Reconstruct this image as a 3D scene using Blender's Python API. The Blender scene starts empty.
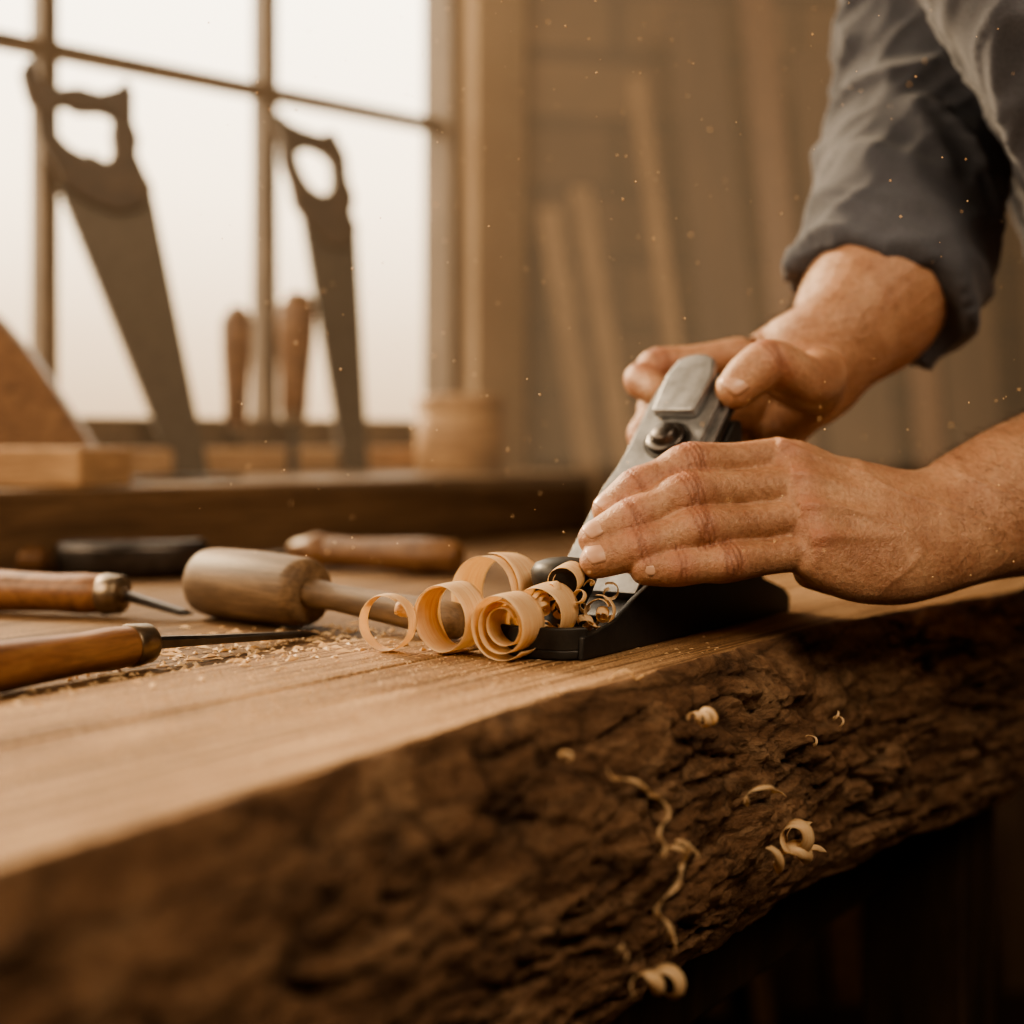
import bpy, bmesh, math, random
import numpy as np
from mathutils import Vector, Matrix, noise
random.seed(7); np.random.seed(3)
Z0 = 850.0   # bench-top height above the floor (mm)
def W(p): return (p[0]*.001, p[1]*.001, (p[2]+Z0)*.001)
C55, S55 = .5736, .8192
def F(s, t, z): return (C55*s - S55*t, 560 + S55*s + C55*t, z)       # slab frame -> room mm
WX, WY = .725, .688
def K(k, m, z): return (-295 + WX*k - WY*m, 1700 + WY*k + WX*m, z)   # window-wall frame -> room mm

# ------------------------------------------------------------------ materials
def newmat(name):
    m = bpy.data.materials.new(name); m.use_nodes = True
    nt = m.node_tree; b = nt.nodes['Principled BSDF']
    return m, nt, b
def nd(nt, typ, **kw):
    n = nt.nodes.new(typ)
    for k, v in kw.items():
        if k in n.inputs: n.inputs[k].default_value = v
        else: setattr(n, k, v)
    return n
def ramp(nt, src, stops):
    r = nt.nodes.new('ShaderNodeValToRGB')
    e = r.color_ramp.elements
    while len(e) < len(stops): e.new(.5)
    for i, (p, c) in enumerate(stops):
        e[i].position = p; e[i].color = (*c, 1) if len(c) == 3 else c
    nt.links.new(src, r.inputs[0]); return r.outputs[0]
def coords(nt, rotz=0, scale=(1,1,1), kind='Object'):
    tc = nt.nodes.new('ShaderNodeTexCoord')
    a = nd(nt, 'ShaderNodeMapping'); a.inputs['Rotation'].default_value = (0, 0, rotz)
    b = nd(nt, 'ShaderNodeMapping'); b.inputs['Scale'].default_value = scale
    nt.links.new(tc.outputs[kind], a.inputs[0]); nt.links.new(a.outputs[0], b.inputs[0])
    return b.outputs[0]
def bump(nt, b, h, strength, dist=.001):
    n = nd(nt, 'ShaderNodeBump', Strength=strength, Distance=dist)
    nt.links.new(h, n.inputs['Height'])
    old = b.inputs['Normal'].links
    if old: nt.links.new(old[0].from_socket, n.inputs['Normal'])
    nt.links.new(n.outputs[0], b.inputs['Normal'])
def mixc(nt, fac, a, b_, mode='MIX'):
    n = nt.nodes.new('ShaderNodeMix'); n.data_type = 'RGBA'; n.blend_type = mode
    for sock, v in ((n.inputs[0], fac), (n.inputs[6], a), (n.inputs[7], b_)):
        if hasattr(v, 'is_linked'): nt.links.new(v, sock)
        else: sock.default_value = (*v, 1) if isinstance(v, tuple) else v
    return n.outputs[2]
def wood(name, dark, mid, light, rotz=0, sc=(4, 60, 60), rough=.5, bs=.25, spec=.4, fine=6.0, worn=False):
    m, nt, b = newmat(name)
    co = coords(nt, rotz, sc)
    n1 = nd(nt, 'ShaderNodeTexNoise', Scale=1.0, Detail=6, Roughness=.6, Distortion=.6); nt.links.new(co, n1.inputs[0])
    n2 = nd(nt, 'ShaderNodeTexNoise', Scale=fine, Detail=4, Roughness=.7); nt.links.new(co, n2.inputs[0])
    c1 = ramp(nt, n1.outputs[0], [(.3, dark), (.5, mid), (.7, light)])
    c2 = ramp(nt, n2.outputs[0], [(.35, (.5, .5, .5)), (.6, (1, 1, 1))])
    c = mixc(nt, .6, c1, c2, 'MULTIPLY')
    if worn:
        n3 = nd(nt, 'ShaderNodeTexNoise', Scale=9.0, Detail=8, Roughness=.7); nt.links.new(coords(nt, rotz, (.6,1.4,1)), n3.inputs[0])
        c = mixc(nt, .8, c, ramp(nt, n3.outputs[0], [(.35, (.45,.38,.32)), (.6, (1,1,1))]), 'MULTIPLY')
        n4 = nd(nt, 'ShaderNodeTexNoise', Scale=1.0, Detail=3, Roughness=.5); nt.links.new(coords(nt, rotz, (5,300,60)), n4.inputs[0])
        c = mixc(nt, .95, c, ramp(nt, n4.outputs[0], [(.36, (.22,.16,.12)), (.46, (1,1,1))]), 'MULTIPLY')
        n5 = nd(nt, 'ShaderNodeTexNoise', Scale=700.0, Detail=2); nt.links.new(coords(nt), n5.inputs[0])
        c = mixc(nt, .9, c, ramp(nt, n5.outputs[0], [(.36, (.5,.45,.4)), (.5, (1,1,1)), (.66,(1.4,1.3,1.18))]), 'MULTIPLY')
        bump(nt, b, n4.outputs[0], .5, .002); bump(nt, b, n5.outputs[0], .5, .001); bump(nt, b, n3.outputs[0], .35, .004)
    nt.links.new(c, b.inputs['Base Color'])
    b.inputs['Roughness'].default_value = rough
    b.inputs['Specular IOR Level'].default_value = spec
    bump(nt, b, n2.outputs[0], bs, .0008); bump(nt, b, n1.outputs[0], bs*.6, .002)
    return m
A55 = -math.radians(55)
M_slab = wood('planed_oak', (.28,.165,.088), (.43,.28,.16), (.60,.42,.26), A55, (5, 120, 60), .68, .4, .22, 4, True)
M_bench = wood('bench_pine', (.13,.075,.038), (.23,.14,.072), (.35,.22,.12), A55, (4, 70, 40), .65, .4, .25, 6, True)
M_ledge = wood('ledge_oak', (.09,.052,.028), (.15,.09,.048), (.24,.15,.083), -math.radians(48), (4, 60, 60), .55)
M_darkwood = wood('old_dark_wood', (.02,.011,.006), (.04,.022,.012), (.07,.04,.02), 0, (30, 30, 4), .6)
M_handle = wood('beech_handle', (.13,.058,.027), (.24,.11,.05), (.34,.175,.08), A55, (14, 130, 130), .42, .1, .45)
M_handle2 = wood('walnut_handle', (.10,.047,.022), (.18,.09,.043), (.27,.15,.072), A55, (12, 90, 90), .42, .1)
M_mallet = wood('mallet_wood', (.10,.06,.034), (.17,.108,.062), (.27,.18,.108), math.radians(40), (12, 90, 90), .55, .2)
M_box = wood('light_wood', (.30,.175,.09), (.42,.26,.14), (.55,.36,.20), 0, (10, 10, 60), .55)
M_board = wood('stock_board', (.30,.185,.10), (.44,.29,.165), (.58,.39,.23), 0, (30, 30, 3), .6)
M_boardd = wood('dark_stock_board', (.05,.028,.015), (.09,.052,.028), (.14,.085,.045), 0, (30, 30, 3), .6)
M_frame = wood('window_frame_wood', (.10,.068,.042), (.14,.098,.062), (.20,.145,.095), 0, (40, 40, 8), .5)
M_sawgrip = wood('saw_grip_wood', (.03,.018,.012), (.05,.03,.018), (.08,.05,.03), 0, (30, 30, 60), .5)

def metal(name, col, rough, met=1.0, bs=.1):
    m, nt, b = newmat(name)
    co = coords(nt)
    n = nd(nt, 'ShaderNodeTexNoise', Scale=90.0, Detail=6, Roughness=.65); nt.links.new(co, n.inputs[0])
    d = tuple(c*.6 for c in col)
    nt.links.new(ramp(nt, n.outputs[0], [(.3, d), (.65, col)]), b.inputs['Base Color'])
    r = nd(nt, 'ShaderNodeMapRange'); r.inputs[3].default_value = rough-.1; r.inputs[4].default_value = rough+.15
    nt.links.new(n.outputs[0], r.inputs[0]); nt.links.new(r.outputs[0], b.inputs['Roughness'])
    b.inputs['Metallic'].default_value = met
    bump(nt, b, n.outputs[0], bs, .0006)
    return m
M_steel = metal('brushed_steel', (.36,.365,.375), .40, .8, .3)
M_iron = metal('japanned_iron', (.045,.042,.04), .42, .55, .3)
M_blade = metal('saw_steel', (.09,.075,.06), .45, .7)
M_brass = metal('ferrule_metal', (.30,.24,.18), .35)
M_tooldark = metal('dark_tool_steel', (.10,.09,.085), .35)

# bark
M_bark, nt, b = newmat('bark')
co = coords(nt, A55, (9, 22, 26))
n1 = nd(nt, 'ShaderNodeTexNoise', Scale=1.6, Detail=9, Roughness=.68, Distortion=.8); nt.links.new(co, n1.inputs[0])
n2 = nd(nt, 'ShaderNodeTexNoise', Scale=14.0, Detail=6, Roughness=.75); nt.links.new(co, n2.inputs[0])
v1 = nd(nt, 'ShaderNodeTexVoronoi', Scale=2.0, feature='DISTANCE_TO_EDGE')
mx = nt.nodes.new('ShaderNodeMix'); mx.data_type='VECTOR'; mx.inputs[0].default_value=.4
nt.links.new(co, mx.inputs[4]); nt.links.new(n1.outputs[1], mx.inputs[5]); nt.links.new(mx.outputs[1], v1.inputs[0])
at = nd(nt, 'ShaderNodeAttribute', attribute_name='crack')
c1 = ramp(nt, n1.outputs[0], [(.3, (.12,.06,.032)), (.5, (.27,.15,.083)), (.68, (.50,.32,.195))])
c1 = mixc(nt, .8, c1, ramp(nt, n2.outputs[0], [(.3, (.42,.4,.38)), (.62, (1,1,1))]), 'MULTIPLY')
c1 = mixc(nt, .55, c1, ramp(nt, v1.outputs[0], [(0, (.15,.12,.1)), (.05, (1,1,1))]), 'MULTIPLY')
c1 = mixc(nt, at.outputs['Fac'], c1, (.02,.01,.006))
nt.links.new(c1, b.inputs['Base Color']); b.inputs['Roughness'].default_value = .62
b.inputs['Specular IOR Level'].default_value = .4
bump(nt, b, n2.outputs[0], .8, .004); bump(nt, b, n1.outputs[0], .7, .008)
bump(nt, b, ramp(nt, v1.outputs[0], [(0, (0,0,0)), (.07, (1,1,1))]), .4, .003)

# plaster + block walls
def plaster(name, a, c, sc=3.0):
    m, nt, b = newmat(name); co = coords(nt)
    n = nd(nt, 'ShaderNodeTexNoise', Scale=sc, Detail=8, Roughness=.6); nt.links.new(co, n.inputs[0])
    nt.links.new(ramp(nt, n.outputs[0], [(.3, a), (.7, c)]), b.inputs['Base Color'])
    b.inputs['Roughness'].default_value = .85; bump(nt, b, n.outputs[0], .3, .01); return m
M_plaster = plaster('warm_plaster', (.34,.24,.155), (.50,.38,.255))
M_ceil = plaster('ceiling_plaster', (.20,.15,.10), (.28,.21,.14))
M_floor = wood('floor_boards', (.03,.018,.01), (.05,.03,.017), (.08,.05,.028), 0, (3, 40, 3), .6)
M_block, nt, b = newmat('stone_blocks')
co = coords(nt, 0, (1,1,1)); sep = nd(nt, 'ShaderNodeSeparateXYZ'); nt.links.new(co, sep.inputs[0])
ad = nd(nt, 'ShaderNodeMath', operation='ADD'); nt.links.new(sep.outputs[0], ad.inputs[0]); nt.links.new(sep.outputs[1], ad.inputs[1])
cb = nd(nt, 'ShaderNodeCombineXYZ'); nt.links.new(ad.outputs[0], cb.inputs[0]); nt.links.new(sep.outputs[2], cb.inputs[1])
br = nd(nt, 'ShaderNodeTexBrick', Scale=1.0); br.inputs['Color1'].default_value=(.25,.17,.105,1); br.inputs['Color2'].default_value=(.14,.09,.055,1)
br.inputs['Mortar'].default_value=(.045,.03,.02,1); br.inputs['Mortar Size'].default_value=.014
br.inputs['Brick Width'].default_value=.42; br.inputs['Row Height'].default_value=.13
nt.links.new(cb.outputs[0], br.inputs[0])
n = nd(nt, 'ShaderNodeTexNoise', Scale=7.0, Detail=7); nt.links.new(co, n.inputs[0])
nt.links.new(mixc(nt, .7, br.outputs[0], ramp(nt, n.outputs[0], [(.3,(.5,.5,.5)),(.7,(1.3,1.2,1.1))]), 'MULTIPLY'), b.inputs['Base Color'])
b.inputs['Roughness'].default_value=.85; bump(nt, b, br.outputs[1], -.5, .01)

# skin
M_skin, nt, b = newmat('skin')
co = coords(nt)
n1 = nd(nt, 'ShaderNodeTexNoise', Scale=45.0, Detail=5, Roughness=.6); nt.links.new(co, n1.inputs[0])
n2 = nd(nt, 'ShaderNodeTexNoise', Scale=420.0, Detail=4, Roughness=.65); nt.links.new(co, n2.inputs[0])
v = nd(nt, 'ShaderNodeTexVoronoi', Scale=750.0, feature='DISTANCE_TO_EDGE'); nt.links.new(co, v.inputs[0])
at = nd(nt, 'ShaderNodeAttribute', attribute_name='redness')
ac = nd(nt, 'ShaderNodeAttribute', attribute_name='crease')
c1 = ramp(nt, n1.outputs[0], [(.3, (.36,.185,.112)), (.55, (.47,.27,.17)), (.75, (.56,.345,.225))])
c1 = mixc(nt, .55, c1, ramp(nt, n2.outputs[0], [(.35, (.58,.48,.42)), (.6, (1,1,1))]), 'MULTIPLY')
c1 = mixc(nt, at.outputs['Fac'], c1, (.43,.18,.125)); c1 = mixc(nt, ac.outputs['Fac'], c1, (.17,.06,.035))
nt.links.new(c1, b.inputs['Base Color']); b.inputs['Roughness'].default_value = .43
b.inputs['Subsurface Weight'].default_value = .12; b.inputs['Subsurface Radius'].default_value = (1,.35,.2); b.inputs['Subsurface Scale'].default_value = .003
bump(nt, b, v.outputs[0], .5, .0006); bump(nt, b, n2.outputs[0], .7, .001); bump(nt, b, n1.outputs[0], .4, .002)
M_nail, nt, b = newmat('fingernail')
n1 = nd(nt, 'ShaderNodeTexNoise', Scale=120.0, Detail=2); nt.links.new(coords(nt), n1.inputs[0])
nt.links.new(ramp(nt, n1.outputs[0], [(.3,(.50,.30,.215)),(.7,(.60,.39,.29))]), b.inputs['Base Color']); b.inputs['Roughness'].default_value=.3
# cloth
def cloth(name, a, c):
    m, nt, b = newmat(name); co = coords(nt)
    n1 = nd(nt, 'ShaderNodeTexNoise', Scale=14.0, Detail=6); nt.links.new(co, n1.inputs[0])
    n2 = nd(nt, 'ShaderNodeTexNoise', Scale=600.0, Detail=3); nt.links.new(co, n2.inputs[0])
    nt.links.new(mixc(nt, .5, ramp(nt, n1.outputs[0], [(.3,a),(.7,c)]), ramp(nt, n2.outputs[0], [(.35,(.6,.6,.6)),(.65,(1,1,1))]), 'MULTIPLY'), b.inputs['Base Color'])
    b.inputs['Roughness'].default_value=.9; b.inputs['Specular IOR Level'].default_value=.2
    b.inputs['Sheen Weight'].default_value=.15
    bump(nt, b, n2.outputs[0], .5, .0006); bump(nt, b, n1.outputs[0], .3, .004); return m
M_shirt = cloth('blue_grey_cotton', (.070,.074,.092), (.108,.114,.138))
M_trouser = cloth('dark_trousers', (.02,.022,.03), (.035,.038,.05))
M_boot = cloth('boot_leather', (.02,.012,.008), (.04,.025,.015))
M_hair = cloth('brown_hair', (.03,.016,.008), (.06,.033,.018))
# shavings
M_shav, nt, b = newmat('wood_shaving')
tc = nd(nt, 'ShaderNodeTexCoord'); mp = nd(nt, 'ShaderNodeMapping'); mp.inputs['Scale'].default_value=(3,26,1)
nt.links.new(tc.outputs['UV'], mp.inputs[0])
n1 = nd(nt, 'ShaderNodeTexNoise', Scale=1.0, Detail=5, Roughness=.7); nt.links.new(mp.outputs[0], n1.inputs[0])
cc = ramp(nt, n1.outputs[0], [(.3,(.74,.50,.27)),(.5,(.90,.70,.45)),(.7,(.97,.86,.66))])
nt.links.new(cc, b.inputs['Base Color']); b.inputs['Roughness'].default_value=.42
tr = nd(nt, 'ShaderNodeBsdfTranslucent'); nt.links.new(cc, tr.inputs[0])
ms = nd(nt, 'ShaderNodeMixShader'); ms.inputs[0].default_value=.45
nt.links.new(b.outputs[0], ms.inputs[1]); nt.links.new(tr.outputs[0], ms.inputs[2])
nt.links.new(ms.outputs[0], nt.nodes['Material Output'].inputs[0])
bump(nt, b, n1.outputs[0], .3, .0004)
# haze glow emitted by the volume itself, no scattering (homogeneous medium)
M_haze = bpy.data.materials.new('emissive_haze'); M_haze.use_nodes = True
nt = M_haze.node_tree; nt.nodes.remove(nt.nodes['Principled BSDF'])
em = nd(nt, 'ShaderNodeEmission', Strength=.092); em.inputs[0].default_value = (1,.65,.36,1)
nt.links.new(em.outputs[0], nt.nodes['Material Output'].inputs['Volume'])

# ------------------------------------------------------------------ mesh helpers
def mkobj(name, verts, faces, mats, parent=None, smooth=False, fm=None, raw=False):
    me = bpy.data.meshes.new(name)
    me.from_pydata(verts if raw else [W(v) for v in verts], [], faces); me.update()
    ob = bpy.data.objects.new(name, me); bpy.context.scene.collection.objects.link(ob)
    for m in (mats if isinstance(mats, (list, tuple)) else [mats]): me.materials.append(m)
    if fm: me.polygons.foreach_set('material_index', fm)
    if smooth: me.polygons.foreach_set('use_smooth', [True]*len(me.polygons))
    bm = bmesh.new(); bm.from_mesh(me); bmesh.ops.recalc_face_normals(bm, faces=bm.faces); bm.to_mesh(me); bm.free()
    if parent: ob.parent = parent
    return ob
def empty(name):
    e = bpy.data.objects.new(name, None); bpy.context.scene.collection.objects.link(e); e.empty_display_size=.05; return e
def bevel(ob, w=.002, seg=3):
    m = ob.modifiers.new('bevel', 'BEVEL'); m.width = w; m.segments = seg; m.limit_method='ANGLE'; m.angle_limit = math.radians(35)
    ob.data.polygons.foreach_set('use_smooth', [True]*len(ob.data.polygons))
    wn = ob.modifiers.new('wn', 'WEIGHTED_NORMAL'); wn.keep_sharp = True
    return ob
BOXF = [(0,1,2,3),(4,7,6,5),(0,4,5,1),(1,5,6,2),(2,6,7,3),(3,7,4,0)]
def box(name, fn, a, b_, mat, parent=None, bw=.0015):
    vs = [fn(x, y, z) for z in (a[2], b_[2]) for x, y in ((a[0],a[1]),(b_[0],a[1]),(b_[0],b_[1]),(a[0],b_[1]))]
    o = mkobj(name, vs, BOXF, mat, parent)
    if bw: bevel(o, bw)
    return o
def ident(x, y, z): return (x, y, z)
def prism(name, fn, outline, h0, h1, mat, parent=None, bw=.001, hole=None):
    bm = bmesh.new()
    def ring(pts): 
        vs = [bm.verts.new(W(fn(p[0], p[1], h0))) for p in pts]
        return [bm.edges.new((vs[i], vs[(i+1) % len(vs)])) for i in range(len(vs))]
    es = ring(outline)
    if hole:
        for h in hole: es += ring(h)
    bmesh.ops.triangle_fill(bm, use_beauty=True, use_dissolve=False, edges=es)
    ex = bmesh.ops.extrude_face_region(bm, geom=bm.faces[:])
    d = Vector(W(fn(0,0,h1))) - Vector(W(fn(0,0,h0)))
    bmesh.ops.translate(bm, verts=[g for g in ex['geom'] if isinstance(g, bmesh.types.BMVert)], vec=d)
    bmesh.ops.recalc_face_normals(bm, faces=bm.faces)
    me = bpy.data.meshes.new(name); bm.to_mesh(me); bm.free(); me.materials.append(mat)
    ob = bpy.data.objects.new(name, me); bpy.context.scene.collection.objects.link(ob)
    if parent: ob.parent = parent
    if bw: bevel(ob, bw, 2)
    return ob
def crom(pts, sub):
    P = np.array(pts, float); n = len(P); out = []
    for i in range(n-1):
        p0 = P[max(i-1,0)]; p1 = P[i]; p2 = P[i+1]; p3 = P[min(i+2,n-1)]
        if i == 0: p0 = 2*p1-p2
        if i == n-2: p3 = 2*p2-p1
        for j in range(sub):
            t = j/sub
            out.append(.5*((2*p1)+(-p0+p2)*t+(2*p0-5*p1+4*p2-p3)*t*t+(-p0+3*p1-3*p2+p3)*t**3))
    out.append(P[-1]); return np.array(out)
def tube(secs, wide=(0,0,1), sub=5, n=20, round0=True, round1=True, acc=None):
    """secs: (x,y,z,a[,b]); a = half-width along `wide`, b = half-thickness"""
    secs = [tuple(s)+(s[3],) if len(s) == 4 else tuple(s) for s in secs]
    R = crom(secs, sub); rings = []
    def frame(i):
        t = R[min(i+1,len(R)-1)][:3]-R[max(i-1,0)][:3]; t /= np.linalg.norm(t)+1e-9
        w = np.array(wide, float); w -= t*w.dot(t)
        if np.linalg.norm(w) < .05: w = np.array((1.,0.,0.))-t*t[0]
        w /= np.linalg.norm(w); return t, w, np.cross(t, w)
    def ring(c, w, u, a, b_):
        return [tuple(c + w*a*math.cos(q) + u*b_*math.sin(q)) for q in (2*math.pi*i/n for i in range(n))]
    t, w, u = frame(0)
    if round0:
        for q in (80, 60, 40, 20):
            q = math.radians(q); rings.append(ring(R[0][:3]-t*min(R[0][3],R[0][4])*math.sin(q), w, u, R[0][3]*math.cos(q), R[0][4]*math.cos(q)))
    for i in range(len(R)):
        t, w, u = frame(i); rings.append(ring(R[i][:3], w, u, R[i][3], R[i][4]))
    if round1:
        for q in (20, 40, 60, 80):
            q = math.radians(q); rings.append(ring(R[-1][:3]+t*min(R[-1][3],R[-1][4])*math.sin(q), w, u, R[-1][3]*math.cos(q), R[-1][4]*math.cos(q)))
    V = [p for r in rings for p in r]; Fc = []
    for i in range(len(rings)-1):
        for j in range(n):
            a = i*n+j; b_ = i*n+(j+1) % n; Fc.append((a, b_, b_+n, a+n))
    Fc.append(tuple(range(n))[::-1]); Fc.append(tuple(range((len(rings)-1)*n, len(rings)*n)))
    if acc is not None:
        o = len(acc[0]); acc[0].extend(V); acc[1].extend([tuple(x+o for x in f) for f in Fc])
    return V, Fc
def lathe(name, p0, p1, prof, mat, parent=None, n=28):
    a = Vector(p0); d = (Vector(p1)-a).normalized(); w = d.orthogonal().normalized(); u = d.cross(w)
    V = []; Fc = []
    for (h, r) in prof:
        for i in range(n):
            q = 2*math.pi*i/n; V.append(tuple(a+d*h+w*r*math.cos(q)+u*r*math.sin(q)))
    for i in range(len(prof)-1):
        for j in range(n):
            x = i*n+j; y = i*n+(j+1) % n; Fc.append((x, y, y+n, x+n))
    Fc.append(tuple(range(n))); Fc.append(tuple(range((len(prof)-1)*n, len(prof)*n)))
    ob = mkobj(name, V, Fc, mat, parent, smooth=True)
    m = ob.modifiers.new('es', 'EDGE_SPLIT'); m.split_angle = math.radians(50); return ob
def remesh(name, acc, voxel, smooth_it, mat, parent=None):
    me = bpy.data.meshes.new(name+'_src'); me.from_pydata([W(v) for v in acc[0]], [], acc[1]); me.update()
    bm = bmesh.new(); bm.from_mesh(me)
    bmesh.ops.recalc_face_normals(bm, faces=bm.faces); bm.to_mesh(me); bm.free()
    ob = bpy.data.objects.new(name+'_src', me); bpy.context.scene.collection.objects.link(ob)
    r = ob.modifiers.new('r', 'REMESH'); r.mode = 'VOXEL'; r.voxel_size = voxel; r.use_smooth_shade = True
    s = ob.modifiers.new('s', 'SMOOTH'); s.factor = .5; s.iterations = smooth_it
    dg = bpy.context.evaluated_depsgraph_get()
    m2 = bpy.data.meshes.new_from_object(ob.evaluated_get(dg)); m2.name = name
    bpy.data.objects.remove(ob); 
    o2 = bpy.data.objects.new(name, m2); bpy.context.scene.collection.objects.link(o2)
    m2.materials.clear(); m2.materials.append(mat); m2.polygons.foreach_set('use_smooth', [True]*len(m2.polygons))
    if parent: o2.parent = parent
    return o2
def getco(me):
    a = np.empty(len(me.vertices)*3); me.vertices.foreach_get('co', a); a = a.reshape(-1,3)*1000; a[:,2] -= Z0; return a
def setco(me, a):
    a = a.copy(); a[:,2] += Z0; me.vertices.foreach_set('co', (a*.001).ravel()); me.update()
def getno(me):
    a = np.empty(len(me.vertices)*3); me.vertices.foreach_get('normal', a); return a.reshape(-1,3)
def attr(me, name, vals):
    at = me.attributes.new(name, 'FLOAT', 'POINT'); at.data.foreach_set('value', np.clip(vals,0,1).astype(np.float32))

# ------------------------------------------------------------------ room shell
def wallbox(name, fn, a, b_, mat): return box(name, fn, a, b_, mat, None, 0)
FL, CE = -Z0, 1750
plan = [K(-3900,38,0)[:2], K(374,38,0)[:2], (-12,2780), (-20,2820), (2560,3260), (2560,-1940), (-3120,-1940)]
prism('floor', ident, plan, FL-50, FL, M_floor, None, 0)
prism('ceiling', ident, plan, CE, CE+60, M_ceil, None, 0)
wl = empty('wall_window')
KW0, KW1, ZW0, ZW1 = -1385, 275, 95, 1320
for nm, a, b_ in (('below_window', (-3900,-60,FL), (374,40,ZW0)), ('above_window', (-3900,-60,ZW1), (374,40,CE)),
                  ('pier_right', (KW1+12,-60,ZW0), (374,40,ZW1)), ('pier_left', (-3900,-60,ZW0), (KW0-12,40,ZW1))):
    o = box(nm, K, a, b_, M_plaster, wl, 0)
box('wall_back', lambda x,y,z:(x*.985-y*.17, x*.17+y*.985+2500, z), (35,200,FL), (3000,320,CE), M_block, None, 0)
wallbox('wall_right', ident, (2450,-1900,FL), (2570,3400,CE), M_block)
wallbox('wall_front', ident, (-3100,-1950,FL), (2500,-1850,CE), M_plaster)
prism('wall_return', ident, [(17,1914),(30,2760),(-10,2760),(-40,1975)], FL, CE, M_plaster, None, 0)
wallbox('wall_left', ident, (-3150,-1900,FL), (-3050,-850,CE), M_plaster)
win = empty('window_1')
for j in range(0, 6):
    k = -277*j
    box('mullion_%d' % (j+1), K, (k-10,-14,ZW0+20), (k+10,16,ZW1), M_frame, win, .002)
for i, z in enumerate((519, 909)):
    box('glazing_bar_%d' % (i+1), K, (KW0,-12,z-8), (KW1,14,z+8), M_frame, win, .002)
box('frame_bottom', K, (KW0-12,-30,ZW0), (KW1+12,30,ZW0+34), M_frame, win, .003)
box('frame_top', K, (KW0-12,-30,ZW1-34), (KW1+12,30,ZW1), M_frame, win, .003)
box('frame_right', K, (KW1-6,-30,ZW0), (KW1+12,30,ZW1), M_frame, win, .003)
box('frame_left', K, (KW0-12,-30,ZW0), (KW0+6,30,ZW1), M_frame, win, .003)
box('trim_1', K, (KW0-40,-82,ZW0-30), (KW1+20,-28,ZW0), M_box, None, .004)

# ledge in front of the window
lg = empty('window_ledge')
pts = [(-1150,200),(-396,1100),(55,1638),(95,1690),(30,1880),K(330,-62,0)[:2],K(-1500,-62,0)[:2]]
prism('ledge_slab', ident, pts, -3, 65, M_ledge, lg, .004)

# ------------------------------------------------------------------ work bench
wb = empty('workbench')
def planks(t0, t1, n, s0, s1, z0, z1, mat, par):
    w = (t1-t0)/n
    for i in range(n):
        box('plank_%d' % (i+1), F, (s0, t0+i*w+.6, z0), (s1-random.random()*6, t0+(i+1)*w-.6, z1), mat, par, .0015)
planks(177, 745, 4, -700, 930, -62, -3.2, M_bench, wb)
for i, (s, t) in enumerate(((640,45),(640,640),(-330,45),(-330,640))):
    box('leg_%d' % (i+1), F, (s-40,t-35,FL), (s+40,t+45,-152 if t<100 else -62), M_darkwood, wb, .004)
box('stretcher_1', F, (-330,30,-560), (640,70,-470), M_darkwood, wb, .004)
box('stretcher_2', F, (600,60,-560), (660,640,-470), M_darkwood, wb, .004)
box('apron', F, (-400,60,-230), (700,100,-152), M_darkwood, wb, .004)

# live-edge slab
sl = empty('live_edge_slab')
def edge(s):
    b0 = np.interp(s, [-450,-245,0,95,317,559,760], [-14,-16,-1,-3,-2,-40,-30])
    return b0 + 3.2*noise.noise((s/38.,0,1.3)) + 1.6*noise.noise((s/11.,4,1.3))
S0, S1, DS = -430, 760, 1.8
svals = np.arange(S0, S1, DS); NB = 90
V = []; crack = []
for s in svals:
    e = edge(s)
    for a in (0,.2,.4,.6,.8,.93): V.append(F(s, 64*(1-a)+e*a, 0)); crack.append(0)
    for i in range(NB+1):
        v = i/NB; th = 148 + 8*noise.noise((s/120., 7, 3))
        z = -th*v; t = e - 22*math.sin(math.pi*min(1, v*1.02))**.75*(1-.25*v) + 6*v
        p = Vector((s/80., z/26., 0)); wv = Vector((noise.noise(p*1.3), noise.noise(p*1.3+Vector((9,9,9))), 0))*.8
        d, _ = noise.voronoi(p+wv)
        ck = math.exp(-max(0, d[1]-d[0])*15)
        p2 = Vector((s/30., z/9., 5)); d2, _ = noise.voronoi(p2+wv*1.8); ck2 = math.exp(-(d2[1]-d2[0])*10)
        msk = min(1, max(0, .65+1.6*noise.noise(Vector((s/80., z/40., 20)))))
        fr = noise.fractal(Vector((s/60., z/20., 2)), .75, 2.1, 7)
        env = min(1, v*9)*min(1, (1-v)*10)
        disp = env*(6.5*fr - 9*ck*msk - 3.6*ck2*msk + 2.8 + 1.1*noise.noise(Vector((s/3.5, z/2.5, 8))))
        edgez = -2.2*min(1, v*14)*abs(noise.noise((s/6., z/6., 2)))
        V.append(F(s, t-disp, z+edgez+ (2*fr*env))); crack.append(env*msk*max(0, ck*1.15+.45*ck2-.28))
    for t in (10, 40, 64): V.append(F(s, t, -th)); crack.append(0)
NC = 6+NB+1+3; Fc = []; fm = []
for i in range(len(svals)-1):
    for j in range(NC):
        a = i*NC+j; b_ = i*NC+(j+1) % NC; Fc.append((a, b_, b_+NC, a+NC)); fm.append(0 if j < 6 or j == NC-1 else 1)
Fc.append(tuple(range(NC))); fm.append(0); Fc.append(tuple(range((len(svals)-1)*NC, len(svals)*NC))); fm.append(0)
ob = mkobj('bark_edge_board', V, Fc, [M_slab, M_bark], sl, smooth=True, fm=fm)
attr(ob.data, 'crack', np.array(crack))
for p in ob.data.polygons:
    if p.material_index == 0: p.use_smooth = False
box('board_2', F, (-700,65.8,-148), (760,103,-.2), M_slab, sl, .0012)
box('board_3', F, (-700,104.6,-148), (756,176,0), M_slab, sl, .0015)
box('board_tail', F, (-700,0,-140), (-431,64,-.5), M_slab, sl, .0012)

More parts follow.
